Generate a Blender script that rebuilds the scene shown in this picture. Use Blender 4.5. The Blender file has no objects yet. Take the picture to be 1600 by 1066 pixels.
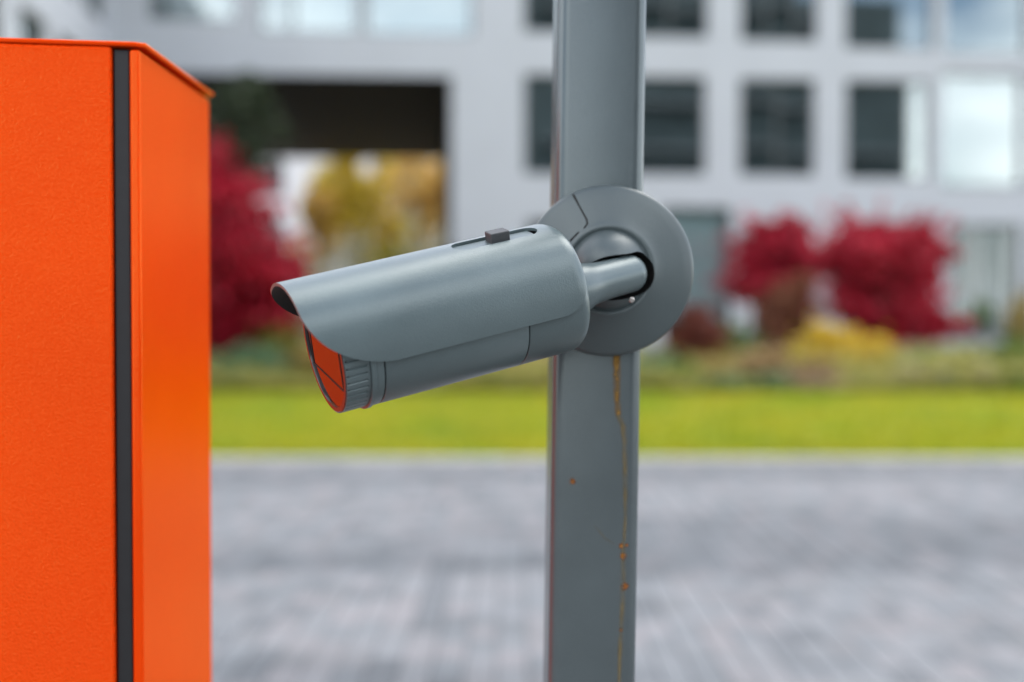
import bpy, bmesh, math, random
import numpy as np
from mathutils import Vector, Matrix

# ------------------------------------------------------------------ camera, sky, sun, exposure
SC = bpy.context.scene
COL = SC.collection
R = math.radians
FPX = 2000.0                       # focal length in pixels of the 1600 px wide photograph
CAM_H = 1.10
PITCH = math.atan(43.0 / FPX)

cam_d = bpy.data.cameras.new('camera')
cam = bpy.data.objects.new('camera', cam_d)
COL.objects.link(cam)
cam.location = (0, 0, CAM_H)
cam.rotation_euler = (math.pi / 2 - PITCH, 0, 0)
cam_d.sensor_width = 36.0
cam_d.lens = 36.0 * FPX / 1600.0
cam_d.clip_start = 0.05
cam_d.clip_end = 2000
cam_d.dof.use_dof = True
cam_d.dof.focus_distance = 0.985
cam_d.dof.aperture_fstop = 2.25
SC.camera = cam

SUN_EL, SUN_AZ = R(60), R(35)      # azimuth clockwise from +Y: high over the building, behind thin cloud
world = bpy.data.worlds.new('World')
SC.world = world
world.use_nodes = True
wn, wl = world.node_tree.nodes, world.node_tree.links
wn.clear()
w_out = wn.new('ShaderNodeOutputWorld')
w_bg = wn.new('ShaderNodeBackground')
w_bg.inputs['Strength'].default_value = 0.15
sky = wn.new('ShaderNodeTexSky')
sky.sky_type = 'NISHITA'
sky.sun_disc = False
sky.sun_elevation = SUN_EL
sky.sun_rotation = SUN_AZ
sky.air_density = 1.0
sky.dust_density = 1.0
sky.ozone_density = 1.0
tc = wn.new('ShaderNodeTexCoord')
mp = wn.new('ShaderNodeMapping')
mp.inputs['Scale'].default_value = (1.0, 1.0, 2.2)
mp.inputs['Location'].default_value = (3.1, 0.4, 0.0)
cn = wn.new('ShaderNodeTexNoise')
cn.inputs['Scale'].default_value = 2.3
cn.inputs['Detail'].default_value = 7.0
cn.inputs['Roughness'].default_value = 0.55
cr = wn.new('ShaderNodeValToRGB')
cr.color_ramp.elements[0].position = 0.38
cr.color_ramp.elements[1].position = 0.62
cm = wn.new('ShaderNodeMix')
cm.data_type = 'RGBA'
cm.inputs[7].default_value = (16.6, 16.3, 16.2, 1.0)      # sunlit cloud
wl.new(tc.outputs['Generated'], mp.inputs['Vector'])
wl.new(mp.outputs['Vector'], cn.inputs['Vector'])
wl.new(cn.outputs['Fac'], cr.inputs['Fac'])
wl.new(cr.outputs['Color'], cm.inputs[0])
wl.new(sky.outputs['Color'], cm.inputs[6])
wl.new(cm.outputs[2], w_bg.inputs['Color'])
wl.new(w_bg.outputs['Background'], w_out.inputs['Surface'])

sun_d = bpy.data.lights.new('sun', 'SUN')
sun_d.energy = 1.1
sun_d.angle = R(40)
sun_d.color = (1.0, 0.95, 0.88)
sun = bpy.data.objects.new('sun', sun_d)
COL.objects.link(sun)
sdir = Vector((math.sin(SUN_AZ) * math.cos(SUN_EL), math.cos(SUN_AZ) * math.cos(SUN_EL), math.sin(SUN_EL)))
sun.rotation_euler = (-sdir).to_track_quat('-Z', 'Y').to_euler()
sun.location = (0, -5, 30)

SC.view_settings.view_transform = 'Standard'
SC.view_settings.look = 'None'
SC.view_settings.gamma = 1.0
SC.view_settings.exposure = 0.58
SC.view_settings.use_curve_mapping = False
SC.render.engine = 'CYCLES'
SC.cycles.use_denoising = True
SC.cycles.max_bounces = 8
SC.cycles.transparent_max_bounces = 12
SC.cycles.sample_clamp_indirect = 4.0
SC.cycles.caustics_reflective = False
SC.cycles.caustics_refractive = False


def at(px, py, d):
    """World point seen at pixel (px, py) of the photograph at depth d along the optical axis."""
    x, y = (px - 800) / FPX * d, -(py - 533) / FPX * d
    return Vector((x, math.sin(PITCH) * y + math.cos(PITCH) * d, CAM_H + math.cos(PITCH) * y - math.sin(PITCH) * d))


def ground_at(px, Y):
    return (px - 800) / FPX * Y


def z_at(py, Y):
    return CAM_H + (490 - py) / FPX * Y


# ------------------------------------------------------------------ materials
def new_mat(name):
    m = bpy.data.materials.new(name)
    m.use_nodes = True
    nt = m.node_tree
    return m, nt, nt.nodes, nt.links, nt.nodes['Principled BSDF']


def noise(nt, scale, detail=3.0, rough=0.5, coord='Object', mapscale=None):
    t = nt.nodes.new('ShaderNodeTexCoord')
    n = nt.nodes.new('ShaderNodeTexNoise')
    n.inputs['Scale'].default_value = scale
    n.inputs['Detail'].default_value = detail
    n.inputs['Roughness'].default_value = rough
    if mapscale:
        mpn = nt.nodes.new('ShaderNodeMapping')
        mpn.inputs['Scale'].default_value = mapscale
        nt.links.new(t.outputs[coord], mpn.inputs['Vector'])
        nt.links.new(mpn.outputs['Vector'], n.inputs['Vector'])
    else:
        nt.links.new(t.outputs[coord], n.inputs['Vector'])
    return n


def ramp(nt, src, stops):
    r = nt.nodes.new('ShaderNodeValToRGB')
    while len(r.color_ramp.elements) < len(stops):
        r.color_ramp.elements.new(0.5)
    for e, (p, c) in zip(r.color_ramp.elements, stops):
        e.position = p
        e.color = (*c, 1.0)
    nt.links.new(src, r.inputs['Fac'])
    return r


def bump(nt, src, dist, strength=1.0):
    b = nt.nodes.new('ShaderNodeBump')
    b.inputs['Distance'].default_value = dist
    b.inputs['Strength'].default_value = strength
    nt.links.new(src, b.inputs['Height'])
    nt.links.new(b.outputs['Normal'], nt.nodes['Principled BSDF'].inputs['Normal'])
    return b


def simple(name, col, rough=0.6, var=0.12, nscale=8.0, metallic=0.0, bump_d=0.0, bump_s=60.0, spec=0.5):
    m, nt, nd, ln, p = new_mat(name)
    n = noise(nt, nscale, 4.0, 0.6)
    lo = tuple(c * (1 - var) for c in col)
    hi = tuple(min(1, c * (1 + var)) for c in col)
    rp = ramp(nt, n.outputs['Fac'], [(0.3, lo), (0.7, hi)])
    ln.new(rp.outputs['Color'], p.inputs['Base Color'])
    p.inputs['Roughness'].default_value = rough
    p.inputs['Metallic'].default_value = metallic
    p.inputs['Specular IOR Level'].default_value = spec
    if bump_d:
        bump(nt, noise(nt, bump_s, 3.0).outputs['Fac'], bump_d)
    return m


def camera_paint(name, col, rough, grain=1.0, metal=0.0):
    m, nt, nd, ln, p = new_mat(name)
    n = noise(nt, 900.0, 2.0, 0.6)
    n2 = noise(nt, 14.0, 5.0, 0.6)
    mx = nd.new('ShaderNodeMath'); mx.operation = 'MULTIPLY_ADD'
    ln.new(n.outputs['Fac'], mx.inputs[0]); mx.inputs[1].default_value = 0.45
    ln.new(n2.outputs['Fac'], mx.inputs[2])
    rp = ramp(nt, mx.outputs[0], [(0.30, tuple(c * 0.88 for c in col)), (0.95, tuple(c * 1.12 for c in col))])
    ln.new(rp.outputs['Color'], p.inputs['Base Color'])
    p.inputs['Roughness'].default_value = rough
    rr = nd.new('ShaderNodeMapRange')
    rr.inputs['To Min'].default_value = rough - 0.05
    rr.inputs['To Max'].default_value = rough + 0.07
    ln.new(n2.outputs['Fac'], rr.inputs['Value'])
    ln.new(rr.outputs['Result'], p.inputs['Roughness'])
    p.inputs['Metallic'].default_value = metal
    p.inputs['Specular IOR Level'].default_value = 0.6
    bump(nt, n.outputs['Fac'], 0.00016 * grain)
    return m


def orange_paint(name, peel, r0):
    """powder coat: saturated orange pigment under a tinted gloss skin whose orange peel only breaks up the reflections"""
    m, nt, nd, ln, p = new_mat(name)
    n2 = noise(nt, 5.0, 4.0, 0.6)
    rp = ramp(nt, n2.outputs['Fac'], [(0.3, (0.92, 0.046, 0.0004)), (0.7, (0.97, 0.056, 0.0006))])
    ln.new(rp.outputs['Color'], p.inputs['Base Color'])
    p.inputs['Roughness'].default_value = 0.6
    p.inputs['Specular IOR Level'].default_value = 0.0
    n = noise(nt, 560.0, 1.5, 0.5)
    b = nd.new('ShaderNodeBump'); b.inputs['Distance'].default_value = peel
    ln.new(n.outputs['Fac'], b.inputs['Height'])
    gl = nd.new('ShaderNodeBsdfGlossy')
    gl.inputs['Color'].default_value = (1.0, 0.56, 0.14, 1)
    rr = nd.new('ShaderNodeMapRange')
    rr.inputs['To Min'].default_value = r0
    rr.inputs['To Max'].default_value = r0 + 0.06
    ln.new(n2.outputs['Fac'], rr.inputs['Value'])
    ln.new(rr.outputs['Result'], gl.inputs['Roughness'])
    ln.new(b.outputs['Normal'], gl.inputs['Normal'])
    fr = nd.new('ShaderNodeFresnel'); fr.inputs['IOR'].default_value = 1.72
    ln.new(b.outputs['Normal'], fr.inputs['Normal'])
    mx = nd.new('ShaderNodeMixShader')
    ln.new(fr.outputs[0], mx.inputs[0]); ln.new(p.outputs[0], mx.inputs[1]); ln.new(gl.outputs[0], mx.inputs[2])
    ln.new(mx.outputs[0], nd['Material Output'].inputs['Surface'])
    return m


def leaf_mat(name, cols, trans=0.35, rough=0.55):
    """cols: three colours from dark to light, picked per leaf."""
    m, nt, nd, ln, p = new_mat(name)
    g = nd.new('ShaderNodeNewGeometry')
    rp = ramp(nt, g.outputs['Random Per Island'], [(0.0, cols[0]), (0.5, cols[1]), (1.0, cols[2])])
    ln.new(rp.outputs['Color'], p.inputs['Base Color'])
    p.inputs['Roughness'].default_value = rough
    tr = nd.new('ShaderNodeBsdfTranslucent')
    ln.new(rp.outputs['Color'], tr.inputs['Color'])
    mx = nd.new('ShaderNodeMixShader')
    mx.inputs[0].default_value = trans
    ln.new(p.outputs[0], mx.inputs[1])
    ln.new(tr.outputs[0], mx.inputs[2])
    ln.new(mx.outputs[0], nd['Material Output'].inputs['Surface'])
    return m


def glass_mat(name, refl=0.5, tint=(0.45, 0.55, 0.58)):
    """Coated facade glass: part mirror, part tinted see-through."""
    m, nt, nd, ln, p = new_mat(name)
    gl = nd.new('ShaderNodeBsdfGlossy')
    gl.inputs['Roughness'].default_value = 0.015
    gl.inputs['Color'].default_value = (0.78, 0.90, 0.92, 1)
    tr = nd.new('ShaderNodeBsdfTransparent')
    tr.inputs['Color'].default_value = (*tint, 1)
    mx = nd.new('ShaderNodeMixShader')
    mx.inputs[0].default_value = refl
    ln.new(tr.outputs[0], mx.inputs[1])
    ln.new(gl.outputs[0], mx.inputs[2])
    ln.new(mx.outputs[0], nd['Material Output'].inputs['Surface'])
    return m


M = {}
M['cam'] = camera_paint('satin_grey_paint', (0.116, 0.157, 0.165), 0.30, metal=0.22)
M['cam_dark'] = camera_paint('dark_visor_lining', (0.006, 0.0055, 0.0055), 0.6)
M['cam_base'] = camera_paint('grey_bracket_paint', (0.082, 0.106, 0.111), 0.34, metal=0.20)
M['slider'] = simple('dark_grey_plastic', (0.055, 0.06, 0.065), 0.5, 0.1, 300)
M['orange'] = orange_paint('orange_powder_coat', 0.0003, 0.07)
M['orange_door'] = orange_paint('coarse_orange_powder_coat', 0.0034, 0.15)
M['rubber'] = simple('black_rubber_seal', (0.012, 0.0135, 0.016), 0.5, 0.15, 90)
M['pole'] = camera_paint('post_grey_paint', (0.112, 0.138, 0.146), 0.24, 0.8, metal=0.45)
M['steel'] = simple('bright_steel', (0.62, 0.60, 0.57), 0.3, 0.05, 50, metallic=1.0)
M['white_wall'] = simple('white_facade_panel', (0.495, 0.530, 0.580), 0.7, 0.035, 0.9)
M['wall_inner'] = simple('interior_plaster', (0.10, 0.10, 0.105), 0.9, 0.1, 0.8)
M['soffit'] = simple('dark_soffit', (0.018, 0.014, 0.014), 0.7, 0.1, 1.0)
M['frame'] = simple('window_frame_grey', (0.07, 0.08, 0.085), 0.45, 0.1, 3)
M['blind'] = simple('white_blind', (0.80, 0.80, 0.80), 0.85, 0.04, 2)
M['curtain'] = simple('grey_curtain', (0.26, 0.27, 0.29), 0.9, 0.1, 3)
M['glass'] = glass_mat('coated_window_glass', 0.38)
M['glass_shop'] = glass_mat('shopfront_glass', 0.16, (0.50, 0.60, 0.62))
M['kerb'] = simple('kerb_concrete', (0.42, 0.41, 0.38), 0.9, 0.12, 4, bump_d=0.002)
M['soil'] = simple('bed_soil', (0.075, 0.058, 0.04), 0.95, 0.35, 3, bump_d=0.02, bump_s=12)
M['bark'] = simple('bark', (0.07, 0.045, 0.035), 0.9, 0.3, 12)
M['step'] = simple('grey_step_stone', (0.33, 0.36, 0.38), 0.8, 0.1, 3)
M['far_wall'] = simple('far_white_render', (0.70, 0.70, 0.72), 0.8, 0.05, 0.5)
M['dark_brick'] = simple('dark_grey_cladding', (0.075, 0.098, 0.105), 0.8, 0.3, 0.6)
M['terracotta'] = simple('grey_planter', (0.20, 0.20, 0.21), 0.7, 0.1, 5)
M['boulder_tan'] = simple('tan_boulder', (0.27, 0.215, 0.17), 0.9, 0.25, 6, bump_d=0.02, bump_s=9)
M['boulder_grey'] = simple('blue_grey_boulder', (0.17, 0.19, 0.22), 0.9, 0.25, 6, bump_d=0.02, bump_s=9)
M['crimson'] = leaf_mat('crimson_maple_leaves', [(0.20, 0.003, 0.014), (0.46, 0.006, 0.032), (0.66, 0.014, 0.060)])
M['crimson_b'] = leaf_mat('deep_red_maple_leaves', [(0.20, 0.005, 0.016), (0.47, 0.010, 0.038), (0.70, 0.035, 0.085)])
M['russet'] = leaf_mat('russet_leaves', [(0.09, 0.018, 0.014), (0.17, 0.034, 0.024), (0.26, 0.075, 0.035)])
M['copper'] = leaf_mat('copper_leaves', [(0.14, 0.050, 0.028), (0.25, 0.090, 0.050), (0.34, 0.140, 0.075)])
M['gold'] = leaf_mat('golden_leaves', [(0.52, 0.34, 0.020), (0.74, 0.54, 0.045), (0.84, 0.68, 0.11)])
M['straw'] = leaf_mat('straw_leaves', [(0.30, 0.23, 0.060), (0.46, 0.36, 0.110), (0.58, 0.48, 0.200)])
M['tan'] = leaf_mat('tan_leaves', [(0.26, 0.17, 0.070), (0.40, 0.27, 0.120), (0.52, 0.38, 0.200)])
M['bluegreen'] = leaf_mat('blue_green_leaves', [(0.07, 0.15, 0.070), (0.13, 0.25, 0.130), (0.22, 0.36, 0.210)])
M['olive'] = leaf_mat('olive_leaves', [(0.12, 0.13, 0.020), (0.24, 0.24, 0.035), (0.36, 0.34, 0.070)])
M['green'] = leaf_mat('fresh_green_leaves', [(0.05, 0.11, 0.015), (0.10, 0.19, 0.025), (0.17, 0.28, 0.045)])
M['darkgreen'] = leaf_mat('dark_needles', [(0.020, 0.035, 0.016), (0.040, 0.062, 0.028), (0.065, 0.095, 0.042)], 0.15)
M['pinkish'] = leaf_mat('faded_pink_flowers', [(0.25, 0.15, 0.11), (0.38, 0.25, 0.19), (0.50, 0.38, 0.32)])
M['paleflower'] = leaf_mat('pale_flowers', [(0.42, 0.44, 0.32), (0.55, 0.56, 0.44), (0.66, 0.66, 0.58)])
M['yellowtree'] = leaf_mat('autumn_yellow_leaves', [(0.40, 0.29, 0.016), (0.62, 0.48, 0.035), (0.80, 0.64, 0.090)], 0.5)
M['browntree'] = leaf_mat('autumn_brown_leaves', [(0.48, 0.30, 0.060), (0.68, 0.47, 0.110), (0.82, 0.62, 0.200)], 0.5)
M['grass'] = leaf_mat('lawn_blades', [(0.24, 0.27, 0.009), (0.37, 0.38, 0.014), (0.50, 0.46, 0.026)], 0.4, 0.5)
M['turf'] = simple('turf_base', (0.30, 0.34, 0.018), 0.95, 0.3, 0.7)


def rust_mat(name, dark, light, base, amount):
    """rust bleeding into the post's grey paint: strongest where the mesh attribute 'soft' is high"""
    m, nt, nd, ln, p = new_mat(name)
    n = noise(nt, 220.0, 4.0, 0.6)
    rp = ramp(nt, n.outputs['Fac'], [(0.3, dark), (0.7, light)])
    at_ = nd.new('ShaderNodeAttribute'); at_.attribute_name = 'soft'
    n2 = noise(nt, 130.0, 3.0, 0.6, mapscale=(1, 1, 0.3))
    r2 = nd.new('ShaderNodeMapRange'); r2.inputs['From Min'].default_value = 0.3; r2.inputs['From Max'].default_value = 0.62
    ln.new(n2.outputs['Fac'], r2.inputs['Value'])
    mu = nd.new('ShaderNodeMath'); mu.operation = 'MULTIPLY'
    ln.new(at_.outputs['Fac'], mu.inputs[0]); ln.new(r2.outputs['Result'], mu.inputs[1])
    m2 = nd.new('ShaderNodeMath'); m2.operation = 'MULTIPLY'; m2.inputs[1].default_value = amount
    ln.new(mu.outputs[0], m2.inputs[0])
    # where there is no rust the sheet is clear and the post's own paint shows
    ln.new(rp.outputs['Color'], p.inputs['Base Color'])
    p.inputs['Roughness'].default_value = 0.85
    tr = nd.new('ShaderNodeBsdfTransparent')
    mx = nd.new('ShaderNodeMixShader')
    ln.new(m2.outputs[0], mx.inputs[0]); ln.new(tr.outputs[0], mx.inputs[1]); ln.new(p.outputs[0], mx.inputs[2])
    ln.new(mx.outputs[0], nd['Material Output'].inputs['Surface'])
    return m


M['rust'] = rust_mat('rust_run', (0.20, 0.10, 0.018), (0.34, 0.19, 0.035), None, 1.0)
M['rust_thin'] = rust_mat('faint_rust_run', (0.18, 0.13, 0.05), (0.30, 0.22, 0.09), None, 0.62)
M['rust_spot'] = rust_mat('rust_spot', (0.22, 0.07, 0.012), (0.36, 0.14, 0.02), None, 1.3)


def paver_mat(name, coord):
    m, nt, nd, ln, p = new_mat(name)
    big = noise(nt, 0.55, 3.0, 0.55, coord=coord, mapscale=(0.45, 1.3, 1.0))
    g = nd.new('ShaderNodeNewGeometry')
    pos = nd.new('ShaderNodeNewGeometry')
    bn = nd.new('ShaderNodeTexNoise')
    bn.inputs['Scale'].default_value = 0.6
    bn.inputs['Detail'].default_value = 3.0
    mpn = nd.new('ShaderNodeMapping')
    mpn.inputs['Scale'].default_value = (0.35, 1.5, 1.0)
    mpn.inputs['Location'].default_value = (1.7, 0.35, 0)
    ln.new(pos.outputs['Position'], mpn.inputs['Vector'])
    ln.new(mpn.outputs['Vector'], bn.inputs['Vector'])
    rnd = nd.new('ShaderNodeObjectInfo') if coord == 'OBJ' else g
    src = rnd.outputs['Random'] if coord == 'OBJ' else g.outputs['Random Per Island']
    rp = ramp(nt, src, [(0.0, (0.22, 0.235, 0.255)), (0.3, (0.32, 0.342, 0.365)), (0.6, (0.365, 0.375, 0.395)), (0.85, (0.40, 0.385, 0.400)), (1.0, (0.27, 0.285, 0.30))])
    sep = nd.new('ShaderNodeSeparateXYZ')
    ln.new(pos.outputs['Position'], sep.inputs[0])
    wob = nd.new('ShaderNodeMath'); wob.operation = 'MULTIPLY_ADD'      # repeated darker bands, wandering across the drive
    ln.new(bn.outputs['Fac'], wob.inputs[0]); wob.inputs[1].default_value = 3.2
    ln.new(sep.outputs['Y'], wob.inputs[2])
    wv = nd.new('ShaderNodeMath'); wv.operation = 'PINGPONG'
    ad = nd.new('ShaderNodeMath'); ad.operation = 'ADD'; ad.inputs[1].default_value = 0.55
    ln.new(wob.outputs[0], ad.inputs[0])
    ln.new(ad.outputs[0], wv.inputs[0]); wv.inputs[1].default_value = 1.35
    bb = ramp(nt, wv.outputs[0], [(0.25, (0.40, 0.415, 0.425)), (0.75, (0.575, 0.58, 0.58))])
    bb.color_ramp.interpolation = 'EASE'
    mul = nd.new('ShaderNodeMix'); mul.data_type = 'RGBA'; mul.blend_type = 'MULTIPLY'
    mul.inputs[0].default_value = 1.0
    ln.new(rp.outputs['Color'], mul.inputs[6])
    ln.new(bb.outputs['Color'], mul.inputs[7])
    mn = nd.new('ShaderNodeTexNoise'); mn.inputs['Scale'].default_value = 2.6; mn.inputs['Detail'].default_value = 3.0
    ln.new(pos.outputs['Position'], mn.inputs['Vector'])
    mr = ramp(nt, mn.outputs['Fac'], [(0.35, (0.82, 0.835, 0.85)), (0.65, (1.04, 1.04, 1.055))])
    mul2 = nd.new('ShaderNodeMix'); mul2.data_type = 'RGBA'; mul2.blend_type = 'MULTIPLY'
    mul2.inputs[0].default_value = 1.0
    ln.new(mul.outputs[2], mul2.inputs[6]); ln.new(mr.outputs['Color'], mul2.inputs[7])
    ln.new(mul2.outputs[2], p.inputs['Base Color'])
    p.inputs['Roughness'].default_value = 0.85
    fine = nd.new('ShaderNodeTexNoise'); fine.inputs['Scale'].default_value = 140.0
    ln.new(pos.outputs['Position'], fine.inputs['Vector'])
    bump(nt, fine.outputs['Fac'], 0.001)
    return m


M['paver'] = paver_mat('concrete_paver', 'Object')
for nd_ in list(M['paver'].node_tree.nodes):
    pass
M['paver_one'] = None


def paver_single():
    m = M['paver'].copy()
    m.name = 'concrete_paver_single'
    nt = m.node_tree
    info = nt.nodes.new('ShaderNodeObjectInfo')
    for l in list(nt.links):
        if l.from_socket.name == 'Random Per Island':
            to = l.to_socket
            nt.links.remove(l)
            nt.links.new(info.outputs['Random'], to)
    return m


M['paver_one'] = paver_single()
M['sand'] = simple('joint_sand', (0.13, 0.13, 0.13), 0.95, 0.2, 20)
M['earth'] = simple('far_ground', (0.20, 0.20, 0.17), 0.95, 0.2, 0.2)


# ------------------------------------------------------------------ mesh helpers
class MB:
    def __init__(self):
        self.v, self.f = [], []

    def add(self, vs, fs):
        o = len(self.v)
        self.v += [tuple(v) for v in vs]
        self.f += [tuple(i + o for i in f) for f in fs]
        return self

    def box(self, x0, x1, y0, y1, z0, z1):
        vs = [(x0, y0, z0), (x1, y0, z0), (x1, y1, z0), (x0, y1, z0), (x0, y0, z1), (x1, y0, z1), (x1, y1, z1), (x0, y1, z1)]
        fs = [(3, 2, 1, 0), (4, 5, 6, 7), (0, 1, 5, 4), (1, 2, 6, 5), (2, 3, 7, 6), (3, 0, 4, 7)]
        return self.add(vs, fs)

    def prism(self, poly, z0, z1):
        """vertical prism over a counter-clockwise polygon"""
        n = len(poly)
        vs = [(x, y, z0) for x, y in poly] + [(x, y, z1) for x, y in poly]
        fs = [tuple(range(n - 1, -1, -1)), tuple(range(n, 2 * n))]
        fs += [(i, (i + 1) % n, n + (i + 1) % n, n + i) for i in range(n)]
        return self.add(vs, fs)

    def tube(self, pts, rad, n=8):
        pts = [Vector(p) for p in pts]
        rings = []
        for i, p in enumerate(pts):
            d = (pts[min(i + 1, len(pts) - 1)] - pts[max(i - 1, 0)]).normalized()
            a = d.orthogonal().normalized()
            b = d.cross(a)
            rings.append([p + (a * math.cos(2 * math.pi * k / n) + b * math.sin(2 * math.pi * k / n)) * rad[i] for k in range(n)])
        vs = [v for r in rings for v in r]
        fs = []
        for i in range(len(pts) - 1):
            for k in range(n):
                fs.append((i * n + k, i * n + (k + 1) % n, (i + 1) * n + (k + 1) % n, (i + 1) * n + k))
        fs.append(tuple(range(n - 1, -1, -1)))
        fs.append(tuple((len(pts) - 1) * n + k for k in range(n)))
        return self.add(vs, fs)

    def lathe(self, prof, O, ax, n=96, up=(0, 0, 1), cap0=True, cap1=True):
        """prof: list of (t, r) along axis ax from O"""
        O, ax = Vector(O), Vector(ax).normalized()
        a = (Vector(up) - ax * Vector(up).dot(ax)).normalized()
        b = ax.cross(a)
        vs = []
        for t, r in prof:
            for k in range(n):
                th = 2 * math.pi * k / n
                vs.append(O + ax * t + (a * math.cos(th) + b * math.sin(th)) * r)
        fs = []
        for i in range(len(prof) - 1):
            for k in range(n):
                fs.append((i * n + k, i * n + (k + 1) % n, (i + 1) * n + (k + 1) % n, (i + 1) * n + k))
        if cap0:
            fs.append(tuple(range(n - 1, -1, -1)))
        if cap1:
            fs.append(tuple((len(prof) - 1) * n + k for k in range(n)))
        return self.add(vs, fs)

    def mesh(self, name, mat, origin=(0, 0, 0), smooth=False):
        me = bpy.data.meshes.new(name)
        o = Vector(origin)
        me.from_pydata([(v[0] - o.x, v[1] - o.y, v[2] - o.z) for v in self.v], [], self.f)
        me.validate()
        bm = bmesh.new(); bm.from_mesh(me)
        bmesh.ops.recalc_face_normals(bm, faces=bm.faces)
        bm.to_mesh(me); bm.free()
        me.materials.append(mat)
        if smooth:
            me.polygons.foreach_set('use_smooth', [True] * len(me.polygons))
        return me


def link(name, data, parent=None, loc=None):
    o = bpy.data.objects.new(name, data)
    COL.objects.link(o)
    if parent:
        o.parent = parent
    if loc is not None:
        o.location = loc
    return o


def world_origin(o):
    p = Vector((0, 0, 0))
    while o:
        p += o.location
        o = o.parent
    return p


def build(name, mb, mat, parent=None, smooth=False, bevel=0.0, segs=2, angle=40, local=False):
    """mesh object from world coordinates; parents are unrotated Empties (or local=True: coordinates of the parent)"""
    org = Vector((0, 0, 0)) if (local or not parent) else world_origin(parent)
    o = link(name, mb.mesh(name, mat, org, smooth or bevel > 0), parent)
    if bevel:
        b = o.modifiers.new('edge', 'BEVEL')
        b.width = bevel; b.segments = segs; b.limit_method = 'ANGLE'; b.angle_limit = R(angle)
        b.harden_normals = False
    if smooth or bevel:
        set_sharp(o, angle)
    return o


def set_sharp(o, angle):
    me = o.data
    bm = bmesh.new(); bm.from_mesh(me)
    for e in bm.edges:
        if len(e.link_faces) == 2 and e.calc_face_angle(0) > R(angle):
            e.smooth = False
    bm.to_mesh(me); bm.free()


def bake(o):
    """turn the modifiers of o into real mesh"""
    dg = bpy.context.evaluated_depsgraph_get()
    me = bpy.data.meshes.new_from_object(o.evaluated_get(dg))
    o.modifiers.clear()
    old = o.data
    o.data = me
    bpy.data.meshes.remove(old)


def drop(o):
    me = o.data
    bpy.data.objects.remove(o)
    bpy.data.meshes.remove(me)


def empty(name, loc, label=None, cat=None, group=None, rz=0.0):
    o = bpy.data.objects.new(name, None)
    COL.objects.link(o)
    o.location = loc
    o.rotation_euler = (0, 0, rz)
    o.empty_display_size = 0.1
    if label:
        tag(o, label, cat, group)
    return o


def tag(o, label=None, cat=None, group=None, kind=None):
    if label: o['label'] = label
    if cat: o['category'] = cat
    if group: o['group'] = group
    if kind: o['kind'] = kind
    return o


# ------------------------------------------------------------------ ground, pavement, kerb, lawn, bed
KY = 9.55                                     # front face of the kerb
g = build('ground', MB().box(-400, 400, -200, 900, -0.5, -0.06), M['earth'])
tag(g, 'flat ground reaching out to the horizon', kind='structure')
pv = build('pavement', MB().box(-9, 11, 2.40, KY, -0.055, -0.012), M['sand'])
tag(pv, 'grey block paved driveway in front of the lawn', kind='structure')
PW, PL, GAP = 0.10, 0.20, 0.0035


def paver_shape(mb, x, y, tilt, dz):
    w, l, c = PW / 2 - GAP / 2, PL / 2 - GAP / 2, 0.0025
    z = [dz + tilt[0] * sx + tilt[1] * sy for sx, sy in ((-1, -1), (1, -1), (1, 1), (-1, 1))]
    vs = [(x - w, y - l, -0.03), (x + w, y - l, -0.03), (x + w, y + l, -0.03), (x - w, y + l, -0.03),
          (x - w, y - l, z[0] - c), (x + w, y - l, z[1] - c), (x + w, y + l, z[2] - c), (x - w, y + l, z[3] - c),
          (x - w + c, y - l + c, z[0]), (x + w - c, y - l + c, z[1]), (x + w - c, y + l - c, z[2]), (x - w + c, y + l - c, z[3])]
    fs = [(0, 1, 5, 4), (1, 2, 6, 5), (2, 3, 7, 6), (3, 0, 4, 7), (4, 5, 9, 8), (5, 6, 10, 9), (6, 7, 11, 10), (7, 4, 8, 11), (8, 9, 10, 11)]
    mb.add(vs, fs)


rng = random.Random(4)
spots = []
ix = 0
x = -7.0
while x < 9.0:
    y = 2.51 + PL * (0.0, 0.5, 0.25, 0.75)[(ix * 7 // 3) % 4] * 0.98
    while y + PL / 2 < KY - 0.002:
        spots.append((x, y))
        y += PL
    x += PW
    ix += 1


def shown(s):
    px = 800 + s[0] / s[1] * FPX if s[1] > 0.5 else -1e4
    return s[1] > 3.85 and 345 < px < 1590 and not 850 < px < 1000


near = sorted([s for s in spots if shown(s)], key=lambda s: s[1])[:300]
near_set = set(near)
rest = MB()
for s in spots:
    if s not in near_set:
        paver_shape(rest, s[0], s[1], (rng.uniform(-.0007, .0007), rng.uniform(-.0007, .0007)), rng.uniform(-.0012, .0012))
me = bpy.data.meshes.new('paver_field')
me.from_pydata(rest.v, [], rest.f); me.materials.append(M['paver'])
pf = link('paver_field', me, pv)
pf['kind'] = 'stuff'
pmesh = []
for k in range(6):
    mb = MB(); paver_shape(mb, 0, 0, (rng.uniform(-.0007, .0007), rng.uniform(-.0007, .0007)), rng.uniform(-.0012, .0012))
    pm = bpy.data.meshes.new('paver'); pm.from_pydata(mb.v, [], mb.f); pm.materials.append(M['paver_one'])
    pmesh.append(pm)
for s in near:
    link('paver', pmesh[rng.randrange(6)], pv, (s[0], s[1], 0))

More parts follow.
